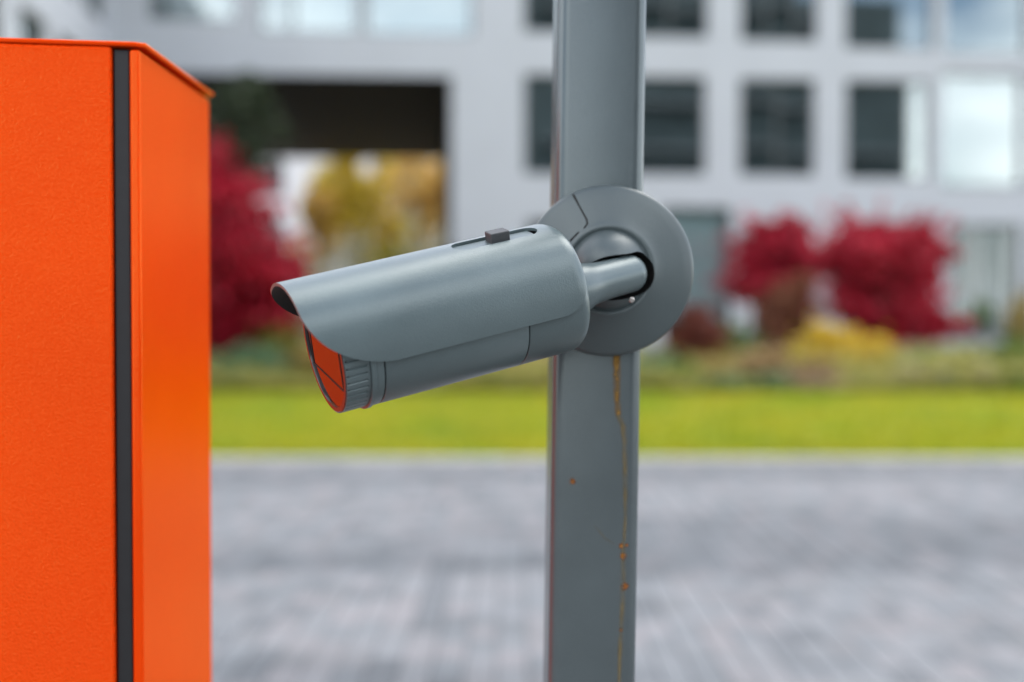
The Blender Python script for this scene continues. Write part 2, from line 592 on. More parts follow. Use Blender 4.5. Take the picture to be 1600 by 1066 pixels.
M['bounce_cut_grey'] = simple('bounce_cut_grey', (0.150, 0.150, 0.150), 0.9, 0.25, 30, bump_d=0.003, bump_s=160)
ap = build('bounce_cut_ground', MB().box(-40, 45, -26, 2.396, -0.055, 0.0), M['bounce_cut_grey'])  # unseen ground, added to cut bounce light on the security camera and post
tag(ap, 'unseen grey ground added below cabinet and post to cut bounce light', kind='structure')
kb = build('kerb', MB().box(-9, 11, KY + 0.004, KY + 0.13, -0.05, -0.072), M['sand'])
tag(kb, 'pale concrete kerb between paving and lawn', kind='structure')
ks = MB().box(-0.496, 0.496, -0.065, 0.065, 0, 0.085).mesh('kerb_stone', M['kerb'])
for i in range(15):
    o = link('kerb_stone', ks, kb, (-6.5 + i, KY + 0.067 , -0.07))
    b = o.modifiers.new('edge', 'BEVEL'); b.width = 0.012; b.segments = 2

LY0, LY1 = KY + 0.135, 18.0
lawn = build('lawn', MB().box(-14, 20, LY0, LY1, -0.05, -0.02), M['turf'])
tag(lawn, 'yellow green mown lawn behind the kerb', kind='structure')
bed = build('planting_bed', MB().box(-14, 20, LY1 + 0.002, 25.6, -0.05, -0.005), M['soil'])
tag(bed, 'planted border between lawn and white building', kind='structure')

nr = np.random.default_rng(7)
nb = 70000
gy = LY0 + 0.01 + (LY1 - LY0 + 0.9) * nr.random(nb) ** 1.15
gx = (nr.random(nb) * 2 - 1) * (gy * 0.42 + 0.8)
gh = 0.035 + 0.045 * nr.random(nb)
ga = nr.random(nb) * math.tau
gl = nr.normal(0, 0.022, (nb, 2))
gw = 0.006 + 0.006 * nr.random(nb)
vs = np.zeros((nb, 3, 3))
vs[:, 0] = np.stack([gx - np.cos(ga) * gw, gy - np.sin(ga) * gw, np.full(nb, -0.022)], 1)
vs[:, 1] = np.stack([gx + np.cos(ga) * gw, gy + np.sin(ga) * gw, np.full(nb, -0.022)], 1)
vs[:, 2] = np.stack([gx + gl[:, 0], gy + gl[:, 1], -0.022 + gh], 1)


def tri_mesh(name, V, mat, nper):
    n = len(V)
    me = bpy.data.meshes.new(name)
    me.vertices.add(n * nper)
    me.vertices.foreach_set('co', V.reshape(-1))
    me.loops.add(n * nper)
    me.loops.foreach_set('vertex_index', np.arange(n * nper, dtype=np.int32))
    me.polygons.add(n)
    me.polygons.foreach_set('loop_start', np.arange(0, n * nper, nper, dtype=np.int32))
    me.polygons.foreach_set('loop_total', np.full(n, nper, dtype=np.int32))
    me.update(calc_edges=True)
    me.materials.append(mat)
    return me


nt = M['grass'].node_tree
gpos = nt.nodes.new('ShaderNodeNewGeometry')
gn = nt.nodes.new('ShaderNodeTexNoise'); gn.inputs['Scale'].default_value = 0.9; gn.inputs['Detail'].default_value = 4
nt.links.new(gpos.outputs['Position'], gn.inputs['Vector'])
gr_ = ramp(nt, gn.outputs['Fac'], [(0.36, (0.62, 0.86, 0.6)), (0.62, (1.12, 1.02, 1.0))])
gm = nt.nodes.new('ShaderNodeMix'); gm.data_type = 'RGBA'; gm.blend_type = 'MULTIPLY'; gm.inputs[0].default_value = 1.0
old = [l for l in nt.links if l.to_socket.name in ('Base Color', 'Color') and l.to_node.type in ('BSDF_PRINCIPLED', 'BSDF_TRANSLUCENT')]
src = old[0].from_socket
for l in old:
    to = l.to_socket
    nt.links.remove(l)
    nt.links.new(gm.outputs[2], to)
nt.links.new(src, gm.inputs[6]); nt.links.new(gr_.outputs['Color'], gm.inputs[7])
go = link('grass', tri_mesh('grass', vs, M['grass'], 3))
tag(go, 'short yellow green grass blades of the lawn', 'grass', kind='stuff')


# ------------------------------------------------------------------ the white building with its passage
BK = 0.07
BD = 28.0
ALPHA = math.atan(BK)
bld = empty('office_building', (0, BD, 0), 'white modern building with square windows and a dark wide passage', 'building', rz=ALPHA)


def fx(px):
    s = (px - 800) / FPX
    return s * BD / (1 - BK * s) / math.cos(ALPHA)


Z_A0, Z_A1 = 7.15, 9.2
Z_B0, Z_B1 = 4.20, 6.25
Z_C1 = 3.15
TOP = 10.3
XL, XR = -8.6, 19.0


def wall_grid(us, zs, holes, depth, place, name, mat, parent):
    """wall with real openings: cells of a grid, left empty where a hole is, faces only on the outside"""
    us, zs = sorted(set(us)), sorted(set(zs))
    def solid(i, j):
        if not (0 <= i < len(us) - 1 and 0 <= j < len(zs) - 1):
            return False
        u, z = (us[i] + us[i + 1]) / 2, (zs[j] + zs[j + 1]) / 2
        return not any(h[0] < u < h[1] and h[2] < z < h[3] for h in holes)
    mb = MB()
    for i in range(len(us) - 1):
        for j in range(len(zs) - 1):
            if not solid(i, j):
                continue
            u0, u1, z0, z1 = us[i], us[i + 1], zs[j], zs[j + 1]
            P = lambda u, d, z: place(u, d, z)
            mb.add([P(u0, 0, z0), P(u1, 0, z0), P(u1, 0, z1), P(u0, 0, z1)], [(0, 1, 2, 3)])
            mb.add([P(u0, depth, z0), P(u0, depth, z1), P(u1, depth, z1), P(u1, depth, z0)], [(0, 1, 2, 3)])
            if not solid(i - 1, j): mb.add([P(u0, 0, z0), P(u0, 0, z1), P(u0, depth, z1), P(u0, depth, z0)], [(0, 1, 2, 3)])
            if not solid(i + 1, j): mb.add([P(u1, 0, z0), P(u1, depth, z0), P(u1, depth, z1), P(u1, 0, z1)], [(0, 1, 2, 3)])
            if not solid(i, j - 1): mb.add([P(u0, 0, z0), P(u0, depth, z0), P(u1, depth, z0), P(u1, 0, z0)], [(0, 1, 2, 3)])
            if not solid(i, j + 1): mb.add([P(u0, 0, z1), P(u1, 0, z1), P(u1, depth, z1), P(u0, depth, z1)], [(0, 1, 2, 3)])
    me = bpy.data.meshes.new(name)
    me.from_pydata(mb.v, [], mb.f)
    bm = bmesh.new(); bm.from_mesh(me)
    bmesh.ops.remove_doubles(bm, verts=bm.verts, dist=1e-5)
    bm.to_mesh(me); bm.free()
    me.materials.append(mat)
    return link(name, me, parent)


PASS0, PASS1 = fx(262), fx(706)
winA = [(240, 366, 7.42), (410, 556, 7.2), (576, 736, 7.18), (824, 935, 7.28), (992, 1100, 7.2), (1161, 1270, 7.15), (1324, 1452, 7.03), (1478, 1600, 6.95), (1640, 1760, 7.0)]
winB = [(824, 935, 4.2, 6.28), (992, 1097, 4.2, 6.26), (1160, 1267, 4.2, 6.24), (1325, 1446, 4.14, 6.24), (1474, 1592, 3.98, 6.42), (1608, 1730, 4.1, 6.3)]
winC = [(824, 935, 0.6, 3.15), (1036, 1142, 0.1, 3.45), (1176, 1266, 0.6, 3.15), (1330, 1440, 0.6, 3.15)]
doorC = (1485, 1596, 0.56, 3.1)
winA = [(a - 5, b + 5, z - 0.04) for a, b, z in winA]
winB = [(a - 5, b + 5, z0 - 0.05, z1 + 0.05) for a, b, z0, z1 in winB]
holes = [(fx(a), fx(b), z, Z_A1) for a, b, z in winA]
holes += [(fx(a), fx(b), z0, z1) for a, b, z0, z1 in winB + winC]
holes += [(fx(doorC[0]), fx(doorC[1]), doorC[2], doorC[3]), (PASS0, PASS1, -0.2, Z_B1)]
us = [XL, XR] + [h[0] for h in holes] + [h[1] for h in holes]
zs = [-0.2, TOP] + [h[2] for h in holes] + [h[3] for h in holes]
wall_grid(us, zs, holes, 0.38, lambda u, d, z: (u, d, z), 'wall', M['white_wall'], bld)


def window(u0, u1, z0, z1, place, recess=0.13, bars=(), blind=None, glass='glass', door=False):
    """frame (part) with pane, bars and blind (sub-parts); place maps (u, depth, z) to building coordinates"""
    f = 0.055
    mb = MB()
    def pbox(m, a0, a1, d0, d1, b0, b1):
        vs = [place(a, d, b) for b in (b0, b1) for (a, d) in ((a0, d0), (a1, d0), (a1, d1), (a0, d1))]
        m.add(vs, [(3, 2, 1, 0), (4, 5, 6, 7), (0, 1, 5, 4), (1, 2, 6, 5), (2, 3, 7, 6), (3, 0, 4, 7)])
    g0 = 0.003
    pbox(mb, u0 + g0, u0 + f, recess, recess + 0.07, z0 + g0, z1 - g0)
    pbox(mb, u1 - f, u1 - g0, recess, recess + 0.07, z0 + g0, z1 - g0)
    pbox(mb, u0 + f, u1 - f, recess + 0.002, recess + 0.068, z0 + g0, z0 + f)
    pbox(mb, u0 + f, u1 - f, recess + 0.002, recess + 0.068, z1 - f, z1 - g0)
    fr = build('door' if door else 'window', mb, M['frame'], bld, local=True)
    edges = [u0 + f] + [u0 + (u1 - u0) * b for b in bars] + [u1 - f]
    for b in bars:
        m = MB(); c = u0 + (u1 - u0) * b
        pbox(m, c - 0.03, c + 0.03, recess + 0.004, recess + 0.066, z0 + f, z1 - f)
        build('mullion', m, M['frame'], fr, local=True)
    for a, b in zip(edges[:-1], edges[1:]):
        m = MB()
        # single sheet of glass, very slightly out of true as real panes are
        t0, t1 = rng.uniform(-.006, .006), rng.uniform(-.006, .006)
        d = recess + 0.03
        m.add([place(a, d + t0, z0 + f), place(b, d - t0, z0 + f), place(b, d - t0 + t1, z1 - f), place(a, d + t0 + t1, z1 - f)], [(0, 1, 2, 3)])
        build('pane', m, M[glass], fr, local=True)
    if blind:
        m = MB()
        a, b, frac = blind
        n = 26
        ua, ub = u0 + f + (u1 - u0 - 2 * f) * a, u0 + f + (u1 - u0 - 2 * f) * b
        vs, fs = [], []
        for i in range(n + 1):
            u = ua + (ub - ua) * i / n
            d = recess + 0.13 + (0.02 if i % 2 else 0.0)
            vs += [place(u, d, z1 - f - (z1 - z0 - 2 * f) * frac), place(u, d, z1 - f)]
        fs = [(2 * i, 2 * i + 2, 2 * i + 3, 2 * i + 1) for i in range(n)]
        m.add(vs, fs)
        build('blind', m, M['blind'], fr, local=True)
    return fr


FP = lambda u, d, z: (u, d, z)
blA = {1: (0.36, 1.0, 1.0), 2: (0.0, 1.0, 1.0)}
barsA = {0: (), 1: (0.34,), 2: (), 3: (), 4: (0.5,), 5: (0.36, 0.72), 6: (), 7: (), 8: ()}
for i, (a, b, z) in enumerate(winA):
    window(fx(a), fx(b), z, Z_A1, FP, bars=barsA[i], blind=blA.get(i))
barsB = {2: (0.52,), 0: (0.6,), 3: (0.76,)}
for i, (a, b, z0, z1) in enumerate(winB):
    window(fx(a), fx(b), z0, z1, FP, bars=barsB.get(i, ()), blind=None)
for i, (a, b, z0, z1) in enumerate(winC):
    window(fx(a), fx(b), z0, z1, FP, bars=(0.5,) if i != 1 else (), glass='glass_shop', blind=(0.02, 0.98, 0.75) if i == 1 else None)
dfr = window(fx(doorC[0]), fx(doorC[1]), doorC[2], doorC[3], FP, bars=(0.22, 0.5, 0.78), glass='glass_shop', door=True)
for a, b in ((0.06, 0.24), (0.52, 0.80)):
    m = MB(); u0, u1 = fx(doorC[0]), fx(doorC[1]); vs = []
    for i in range(15):
        u = u0 + (u1 - u0) * (a + (b - a) * i / 14)
        vs += [(u, 0.42 + 0.03 * (i % 2), doorC[2] + 0.07), (u, 0.42 + 0.03 * (i % 2), doorC[3] - 0.1)]
    m.add(vs, [(2 * i, 2 * i + 2, 2 * i + 3, 2 * i + 1) for i in range(14)])
    build('curtain', m, M['curtain'], dfr, local=True)

# the wing that comes forward on the left: its face looks towards +x
WY0, WY1 = -15.0, -0.002
WP = lambda u, d, z: (XL + 0.002 - d, u, z)
wholes = []
wy = [-13.2, -10.9, -8.6, -6.15, -3.9, -1.9]
for y in wy[2:]:
    wholes.append((y, y + 1.55, Z_A0, Z_A1))
    wholes.append((y, y + 1.55, Z_B0, Z_B1))
    wholes.append((y, y + 1.55, 0.8, Z_C1))
wall_grid([WY0, WY1] + [h[0] for h in wholes] + [h[1] for h in wholes], [-0.2, TOP] + [h[2] for h in wholes] + [h[3] for h in wholes],
          wholes, 0.38, WP, 'wing_wall', M['white_wall'], bld)
for h in wholes:
    if h[3] > 4:
        window(*h, WP, bars=(0.5,))
mb = MB().box(XL - 6, XL - 0.39, WY0 + 0.003, WY1 - 0.01, TOP - 0.3, TOP - 0.01).box(XL - 6, XL - 5.8, WY0 + .003, WY1, -0.2, TOP - 0.31).box(XL - 5.79, XL - 0.4, WY0, WY0 + 0.3, -0.2, TOP - 0.31)
build('wing_shell', mb, M['wall_inner'], bld, local=True)

# roof, floors, back wall and the inner walls beside the passage
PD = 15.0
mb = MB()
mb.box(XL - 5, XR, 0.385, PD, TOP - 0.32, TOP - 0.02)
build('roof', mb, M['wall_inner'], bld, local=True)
mb = MB()
for z in (3.55, 6.65):
    mb.box(PASS1 + 0.36, XR - 0.3, 0.39, 6.0, z, z + 0.28)
mb.box(XL, PASS1 + 0.35, 0.39, 6.0, 6.58, 6.9)
build('floor_slab', mb, M['wall_inner'], bld, local=True)
mb = MB().box(PASS1 + 0.36, XR - 0.3, 6.01, 6.2, 0, TOP - 0.33).box(XL, PASS1 + 0.35, 6.01, 6.2, 6.91, TOP - 0.33)
build('inner_wall', mb, M['wall_inner'], bld, local=True)
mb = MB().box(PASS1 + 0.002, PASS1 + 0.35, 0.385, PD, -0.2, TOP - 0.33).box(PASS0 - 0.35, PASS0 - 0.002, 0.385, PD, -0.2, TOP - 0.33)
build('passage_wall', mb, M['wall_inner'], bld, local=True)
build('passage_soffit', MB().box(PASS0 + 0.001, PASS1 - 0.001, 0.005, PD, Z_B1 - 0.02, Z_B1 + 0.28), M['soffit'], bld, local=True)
build('back_wall', MB().box(XL - 5, PASS0 - 0.36, PD - 0.3, PD - 0.01, -0.2, TOP - 0.33).box(PASS0 - 0.36, PASS1 + 0.36, PD + 0.002, PD + 0.25, Z_B1 + 0.01, TOP - 0.33).box(PASS1 + 0.36, XR, PD - 0.3, PD - 0.01, -0.2, TOP - 0.33), M['white_wall'], bld, local=True)
build('end_wall', MB().box(XR - 0.29, XR - 0.01, 0.385, PD - 0.31, -0.2, TOP - 0.33), M['white_wall'], bld, local=True)

# entrance steps
stp = empty('entrance_steps', (10.0, 26.6, 0), 'low grey stone steps in front of the curtained entrance door', 'steps')
for i in range(3):
    build('step', MB().box(7.7 + 0.18 * i, 12.2, 25.85 + 0.55 * i, 28.55, 0.0 + 0.17 * i + (0.002 if i else -0.05), 0.17 * (i + 1)), M['step'], stp, bevel=0.01)

# ------------------------------------------------------------------ what stands beyond the passage and behind the photographer
far = empty('apartment_block', (-9, 66, 0), 'white apartment block seen beyond the passage behind yellow trees', 'building')
fh = []
for i in range(9):
    for j in range(4):
        fh.append((-25 + i * 3.6 + 1.0, -25 + i * 3.6 + 2.5, 0.9 + j * 3.1, 2.7 + j * 3.1))
wall_grid([-26, 9] + [h[0] for h in fh] + [h[1] for h in fh], [-0.1, 13.2] + [h[2] for h in fh] + [h[3] for h in fh], fh, 0.35,
          lambda u, d, z: (u + 9, d, z), 'wall', M['far_wall'], far)
for h in fh:
    build('window', MB().box(h[0] + 9.003, h[1] + 8.997, 0.2, 0.26, h[2] + .003, h[3] - .003), M['frame'], far, local=True)
build('roof', MB().box(-17, 18, 0.36, 10, 12.8, 13.15), M['far_wall'], far, local=True)
build('rear_wall', MB().box(-17, 18, 10.01, 10.3, -0.1, 13.15), M['far_wall'], far, local=True)

opp = empty('dark_apartment_block', (20, -26, 0), 'dark grey apartment block mirrored in the windows of the white building', 'building')
oh = []
for i in range(8):
    for j in range(7):
        oh.append((8 + i * 3.2 + 0.9, 5 + i * 3.2 + 2.4, 1.0 + j * 3.0, 2.7 + j * 3.0))
wall_grid([8, 34.5] + [h[0] for h in oh] + [h[1] for h in oh], [-0.1, 22.5] + [h[2] for h in oh] + [h[3] for h in oh], oh, 0.4,
          lambda u, d, z: (u - 20, -d, z), 'wall', M['dark_brick'], opp)
for k, h in enumerate(oh):
    build('window', MB().box(h[0] - 19.997, h[1] - 20.003, -0.3, -0.24, h[2] + .003, h[3] - .003), M['curtain'] if (k * 7) % 5 == 0 else M['frame'], opp, local=True)
build('side_wall', MB().box(-12, -11.6, -12, -0.41, -0.1, 22.4).box(14.1, 14.5, -12, -0.41, -0.1, 22.4), M['dark_brick'], opp, local=True)
for j in range(7):
    build('balcony_slab', MB().box(-11.4 + 3.2 * (j % 3), 13.9 - 4.0 * ((j + 1) % 2), 0.002, 1.1, 2.86 + 3.0 * j, 3.06 + 3.0 * j), M['curtain'], opp, local=True)
build('roof', MB().box(-11.59, 14.09, -12, -0.41, 22.0, 22.38), M['dark_brick'], opp, local=True)


# ------------------------------------------------------------------ plants
def leaves(rg, clumps, n, size, flat=0.0, shell=0.35, stray=0.28):
    """n leaf quads spread through ellipsoid clumps (centre, radii, weight)"""
    w = np.array([c[2] for c in clumps], float)
    idx = rg.choice(len(clumps), n, p=w / w.sum())
    cen = np.array([c[0] for c in clumps])[idx]
    rad = np.array([c[1] for c in clumps])[idx]
    d = rg.normal(size=(n, 3)); d /= np.linalg.norm(d, axis=1)[:, None]
    rr = (shell + (1 - shell) * rg.random(n)) ** 0.6
    far_ = np.where(rg.random(n) < stray, 1.0 + 1.3 * rg.random(n) ** 1.5, 1.0)
    pos = cen + d * rad * (rr * far_)[:, None] * (0.82 + 0.3 * rg.random(n))[:, None]
    a = rg.normal(size=(n, 3)); a[:, 2] *= (1 - flat); a /= np.linalg.norm(a, axis=1)[:, None]
    b = np.cross(a, rg.normal(size=(n, 3))); b /= np.linalg.norm(b, axis=1)[:, None]
    s = size * (0.6 + 0.8 * rg.random(n))[:, None]
    V = np.zeros((n, 4, 3))
    V[:, 0] = pos - a * s
    V[:, 1] = pos + b * s * 0.55 - a * s * 0.1
    V[:, 2] = pos + a * s
    V[:, 3] = pos - b * s * 0.55 - a * s * 0.1
    V[:, :, 2] = np.maximum(V[:, :, 2], 0.01)
    return V


def clumps_for(rg, c, r, n, sub=0.42):
    """clumps spread evenly through an ellipsoid (golden spiral with some scatter)"""
    out = []
    ph = rg.random() * math.tau
    for i in range(n):
        z = 1 - 2 * (i + 0.5) / n
        a = ph + i * 2.39996
        q = math.sqrt(max(0, 1 - z * z))
        d = np.array([q * math.cos(a), q * math.sin(a), z]) + rg.normal(size=3) * 0.16
        k = 0.34 + 0.60 * rg.random() ** 0.7
        cc = (c[0] + d[0] * r[0] * k, c[1] + d[1] * r[1] * k, c[2] + d[2] * r[2] * k)
        s = sub * (0.6 + 0.8 * rg.random())
        out.append((cc, (r[0] * s, r[1] * s, r[2] * s * 0.85), s ** 2))
    return out


def tree(name, label, cat, base, crowns, n, size, mat, seed, trunk_r=0.05, group=None, nclump=16, sub=0.42, flat=0.0, stray=0.28):
    """crowns: list of (centre, radii) in world coordinates"""
    rg = np.random.default_rng(seed)
    root = empty(name, base, label, cat, group)
    b = Vector(base)
    mb = MB()
    cl = []
    for c, r in crowns:
        part = clumps_for(rg, c, r, nclump, sub)
        cl += part
    top = max(crowns, key=lambda c: c[0][2])[0]
    mid = b.lerp(Vector((top[0], top[1], top[2])), 0.45) + Vector((rg.normal() * 0.05, 0, 0))
    mb.tube([b + Vector((0, 0, -0.03)), b.lerp(mid, 0.5), mid, Vector(top)], [trunk_r * 1.25, trunk_r, trunk_r * 0.8, trunk_r * 0.25])
    for c, r, w in cl[::2]:
        k = 0.3 + 0.4 * rg.random()
        s = b.lerp(mid, min(1, 0.5 + k))
        e = Vector(c)
        m = s.lerp(e, 0.5) + Vector((rg.normal() * 0.06, rg.normal() * 0.06, 0.05))
        mb.tube([s, m, e], [trunk_r * 0.45, trunk_r * 0.3, trunk_r * 0.1], 5)
    build('trunk', mb, M['bark'], root, smooth=True)
    V = leaves(rg, cl, n, size, flat, stray=stray)
    if stray > 0.4:                                   # loose sprays that break up the outline
        sp = []
        for c, r in crowns:
            for _ in range(26):
                d = rg.normal(size=3); d[2] = abs(d[2]) * 0.9 - 0.15; d /= np.linalg.norm(d)
                for q in np.linspace(0.75, 1.15 + 0.45 * rg.random(), 7):
                    sp.append(((c[0] + d[0] * r[0] * q, c[1] + d[1] * r[1] * q, c[2] + d[2] * r[2] * q), (0.07, 0.07, 0.07), 1.0))
        V = np.concatenate([V, leaves(rg, sp, len(sp) * 5, size * 0.9, flat)])
    V = V - np.array(base)
    link('crown', tri_mesh('crown', V, M[mat], 4), root)
    return root


def P(px, py, Y):
    return (ground_at(px, Y), Y, z_at(py, Y))


def size(px, Y):
    return px * Y / FPX


GZ = -0.005
# crimson maples
tree('maple_tree', 'crimson japanese maple beside the orange cabinet, in front of the passage', 'maple', (ground_at(352, 20.5), 20.5, GZ),
     [(P(335, 325, 20.5), (size(80, 20.5), .75, size(75, 20.5))), (P(360, 430, 20.3), (size(95, 20.5), .85, size(90, 20.5))), (P(415, 455, 20.3), (size(58, 20.5), .45, size(70, 20.5))),
      (P(350, 510, 20.3), (size(100, 20.5), .6, size(50, 20.5)))],
     8200, 0.066, 'crimson', 11, 0.06, 'red maples in the border', 34, 0.27, stray=0.5)
tree('maple_tree', 'largest crimson maple, its dark trunk standing behind the yellow bush', 'maple', (ground_at(1392, 22.6), 22.6, GZ),
     [(P(1372, 405, 22.6), (size(92, 22.6), .9, size(68, 22.6))), (P(1338, 425, 22.7), (size(46, 22.6), .6, size(58, 22.6))), (P(1425, 420, 22.7), (size(52, 22.6), .6, size(62, 22.6))), (P(1375, 490, 22.6), (size(82, 22.6), .7, size(50, 22.6))), (P(1445, 512, 22.5), (size(50, 22.6), .4, size(22, 22.6)))],
     7600, 0.07, 'crimson_b', 12, 0.085, 'red maples in the border', 34, 0.27, stray=0.5)
tree('maple_tree', 'smaller crimson maple between the grey post and the largest maple', 'maple', (ground_at(1222, 24.6), 24.6, GZ),
     [(P(1200, 395, 24.6), (size(56, 24.6), .6, size(52, 24.6))), (P(1238, 415, 24.6), (size(44, 24.6), .5, size(46, 24.6))), (P(1190, 448, 24.4), (size(60, 24.6), .6, size(44, 24.6)))],
     5200, 0.07, 'crimson_b', 13, 0.05, 'red maples in the border', 24, 0.28, stray=0.5)
tree('shrub', 'low russet dome shrub next to the round camera mount', 'shrub', (ground_at(1092, 20.4), 20.4, GZ),
     [(P(1092, 520, 20.4), (size(46, 20.4), .4, size(42, 20.4))), (P(1090, 560, 20.3), (size(54, 20.4), .4, size(32, 20.4)))], 3200, 0.055, 'russet', 14, 0.03, 'shrubs in the border', 16, 0.36)
tree('shrub', 'copper brown upright shrub between two crimson maples', 'shrub', (ground_at(1238, 22.0), 22.0, GZ),
     [(P(1238, 478, 22.0), (size(40, 22), .4, size(56, 22))), (P(1236, 530, 22.0), (size(46, 22), .4, size(42, 22)))], 3200, 0.055, 'copper', 15, 0.03, 'shrubs in the border', 18, 0.32)
tree('shrub', 'round golden yellow bush at the foot of the largest maple', 'shrub', (ground_at(1335, 20.2), 20.2, GZ),
     [(P(1342, 556, 20.2), (size(44, 20.2), .4, size(42, 20.2))), (P(1290, 552, 20.3), (size(42, 20.2), .35, size(40, 20.2)))], 3600, 0.055, 'gold', 16, 0.025, 'shrubs in the border', 16, 0.36)
# dark pine in front of the passage
tree('pine_tree', 'tall dark green pine in front of the passage, above the crimson maple', 'pine', (ground_at(385, 25.4), 25.4, GZ),
     [(P(375, 175, 25.4), (size(72, 25.4), .7, size(55, 25.4))), (P(392, 230, 25.4), (size(55, 25.4), .6, size(50, 25.4))), (P(380, 145, 25.4), (size(40, 25.4), .5, size(28, 25.4)))],
     2600, 0.075, 'darkgreen', 17, 0.06, None, 10, 0.42)
# trees beyond the passage
tree('autumn_tree', 'olive yellow autumn tree seen through the passage', 'tree', (ground_at(560, 47), 47, 0),
     [(P(556, 285, 47), (size(60, 47), 1.6, size(80, 47))), (P(570, 365, 46.8), (size(72, 47), 1.6, size(60, 47)))], 4600, 0.15, 'yellowtree', 18, 0.16, 'autumn trees beyond the passage', 22, 0.30)
tree('autumn_tree', 'brown gold autumn tree beside the right wall of the passage', 'tree', (ground_at(660, 50), 50, 0),
     [(P(640, 290, 50), (size(75, 50), 1.6, size(75, 50))), (P(690, 340, 50), (size(45, 50), 1.4, size(95, 50))), (P(630, 385, 50), (size(60, 50), 1.2, size(55, 50)))], 3400, 0.16, 'browntree', 19, 0.16, 'autumn trees beyond the passage', 20, 0.30)
tree('autumn_tree', 'small pale brown tree at the left of the passage view, behind the visor tip', 'tree', (ground_at(488, 44), 44, 0),
     [(P(500, 330, 44), (size(28, 44), .8, size(45, 44))), (P(480, 410, 44), (size(45, 44), 1.0, size(45, 44)))], 1500, 0.14, 'browntree', 29, 0.1, 'autumn trees beyond the passage', 9, 0.42)


# low ground cover between the plants: nobody could count it
rgc = np.random.default_rng(77)
nc = 80000
cx_ = (rgc.random(nc) * 2 - 1)
cy_ = LY1 + (25.5 - LY1) * rgc.random(nc)
V = leaves(rgc, [((0, 0, 0), (1e-6, 1e-6, 1e-6), 1.0)], nc, 0.065)
hh = 0.05 + 0.50 * rgc.random(nc) ** 1.6 * (0.5 + 0.5 * np.sin(cy_ * 2.1 + cx_ * 9.0))
V[:, :, 0] += (cx_ * (cy_ * 0.43 + 0.8))[:, None]
V[:, :, 1] += cy_[:, None]
V[:, :, 2] += hh[:, None]
M['cover'] = leaf_mat('ground_cover_leaves', [(0.22, 0.27, 0.050), (0.42, 0.42, 0.090), (0.62, 0.52, 0.20)])
gc = link('ground_cover', tri_mesh('ground_cover', V, M['cover'], 4))
tag(gc, 'low olive green ground cover filling the planted border', 'ground cover', kind='stuff')


def low_plant(label, px, py_top, Y, wpx, mat, seed, n=1400, leaf=0.055):
    """clump of perennials or a small shrub standing in the border"""
    rg = np.random.default_rng(seed)
    X = ground_at(px, Y)
    h = max(0.2, (z_at(py_top, Y) - GZ) * 1.22)
    w = size(wpx, Y) / 2 * 1.3
    root = empty('border_plant', (X, Y, GZ), label, 'plant', 'low plants along the border')
    cl = clumps_for(rg, (0, 0, h * 0.55), (w, w * 0.8, h * 0.5), 8, 0.5)
    V = leaves(rg, cl, n, leaf)
    link('foliage', tri_mesh('foliage', V, M[mat], 4), root)
    mb = MB()
    for c, r, wt in cl:
        mb.tube([(c[0] * 0.25, c[1] * 0.25, -0.02), (c[0] * 0.7, c[1] * 0.7, c[2] * 0.55), c], [0.008, 0.006, 0.003], 5)
    build('stem', mb, M['bark'], root, local=True)
    return root


plants = [
    # left of the post
    ('pale grey green plant at the foot of the crimson maple by the cabinet', 375, 560, 19.2, 80, 'bluegreen'),
    ('olive plant behind the camera lens, second from the orange cabinet', 440, 525, 20.2, 70, 'olive'),
    ('cream flowered clump in the passage gap, left of the camera visor tip', 455, 430, 23.4, 60, 'paleflower'),
    ('straw coloured grass clump just below the camera lens', 505, 545, 19.6, 70, 'straw'),
    ('fresh green bush behind the front of the camera', 565, 470, 22.5, 90, 'green'),
    ('pale cream bush above the camera visor, in front of the yellow tree', 545, 400, 25.0, 70, 'paleflower'),
    ('olive yellow bush above the middle of the camera visor', 615, 410, 24.6, 80, 'olive'),
    ('white flowering bush above the camera visor beside the passage wall', 660, 385, 25.2, 60, 'paleflower'),
    ('fresh green plant below the middle of the camera', 690, 585, 18.9, 60, 'green'),
    ('straw yellow clump below the camera body', 745, 575, 19.6, 90, 'straw'),
    ('dark green small plant below the rear of the camera', 775, 590, 18.7, 34, 'green'),
    ('tan flowered clump left of the grey post below the camera', 815, 555, 20.2, 80, 'tan'),
    ('rust coloured tuft under the camera lens beside the straw clump', 620, 575, 20.0, 60, 'copper'),
    # right of the post
    ('pale green plant at the right edge of the grey post', 1022, 565, 19.4, 60, 'bluegreen'),
    ('small dark green plant in front of the russet dome shrub', 1070, 580, 18.8, 34, 'green'),
    ('straw yellow clump below and right of the russet dome shrub', 1128, 566, 19.1, 62, 'straw'),
    ('blue green cushion plant at the lawn edge below the straw clump', 1135, 594, 18.35, 60, 'bluegreen'),
    ('tan clump in front of the copper shrub', 1192, 560, 19.2, 70, 'tan'),
    ('second blue green cushion plant at the lawn edge below the tan clump', 1208, 598, 18.3, 44, 'bluegreen'),
    ('fresh green plant behind the russet dome and copper shrubs', 1165, 520, 22.4, 90, 'green'),
    ('orange tan tuft below the golden bush, on its left', 1268, 572, 19.1, 60, 'tan'),
    ('faded pink tuft at the lawn edge below the golden bush', 1268, 592, 18.4, 70, 'pinkish'),
    ('green plant behind the tan boulder right of the maple trunk', 1450, 565, 20.3, 60, 'green'),
    ('olive plant between the blue grey and the tan boulder', 1500, 562, 19.6, 54, 'olive'),
    ('green plant at the picture edge in front of the steps', 1582, 545, 20.5, 60, 'green'),
    ('dark green cushion plant at the lawn edge by the picture edge', 1592, 592, 18.4, 56, 'green'),
    ('golden plant climbing at the far end of the steps', 1598, 480, 24.2, 34, 'straw'),
]
for i, (lab, px, py, Y, wpx, mat) in enumerate(plants):
    low_plant(lab, px, py, Y, wpx, mat, 100 + i)


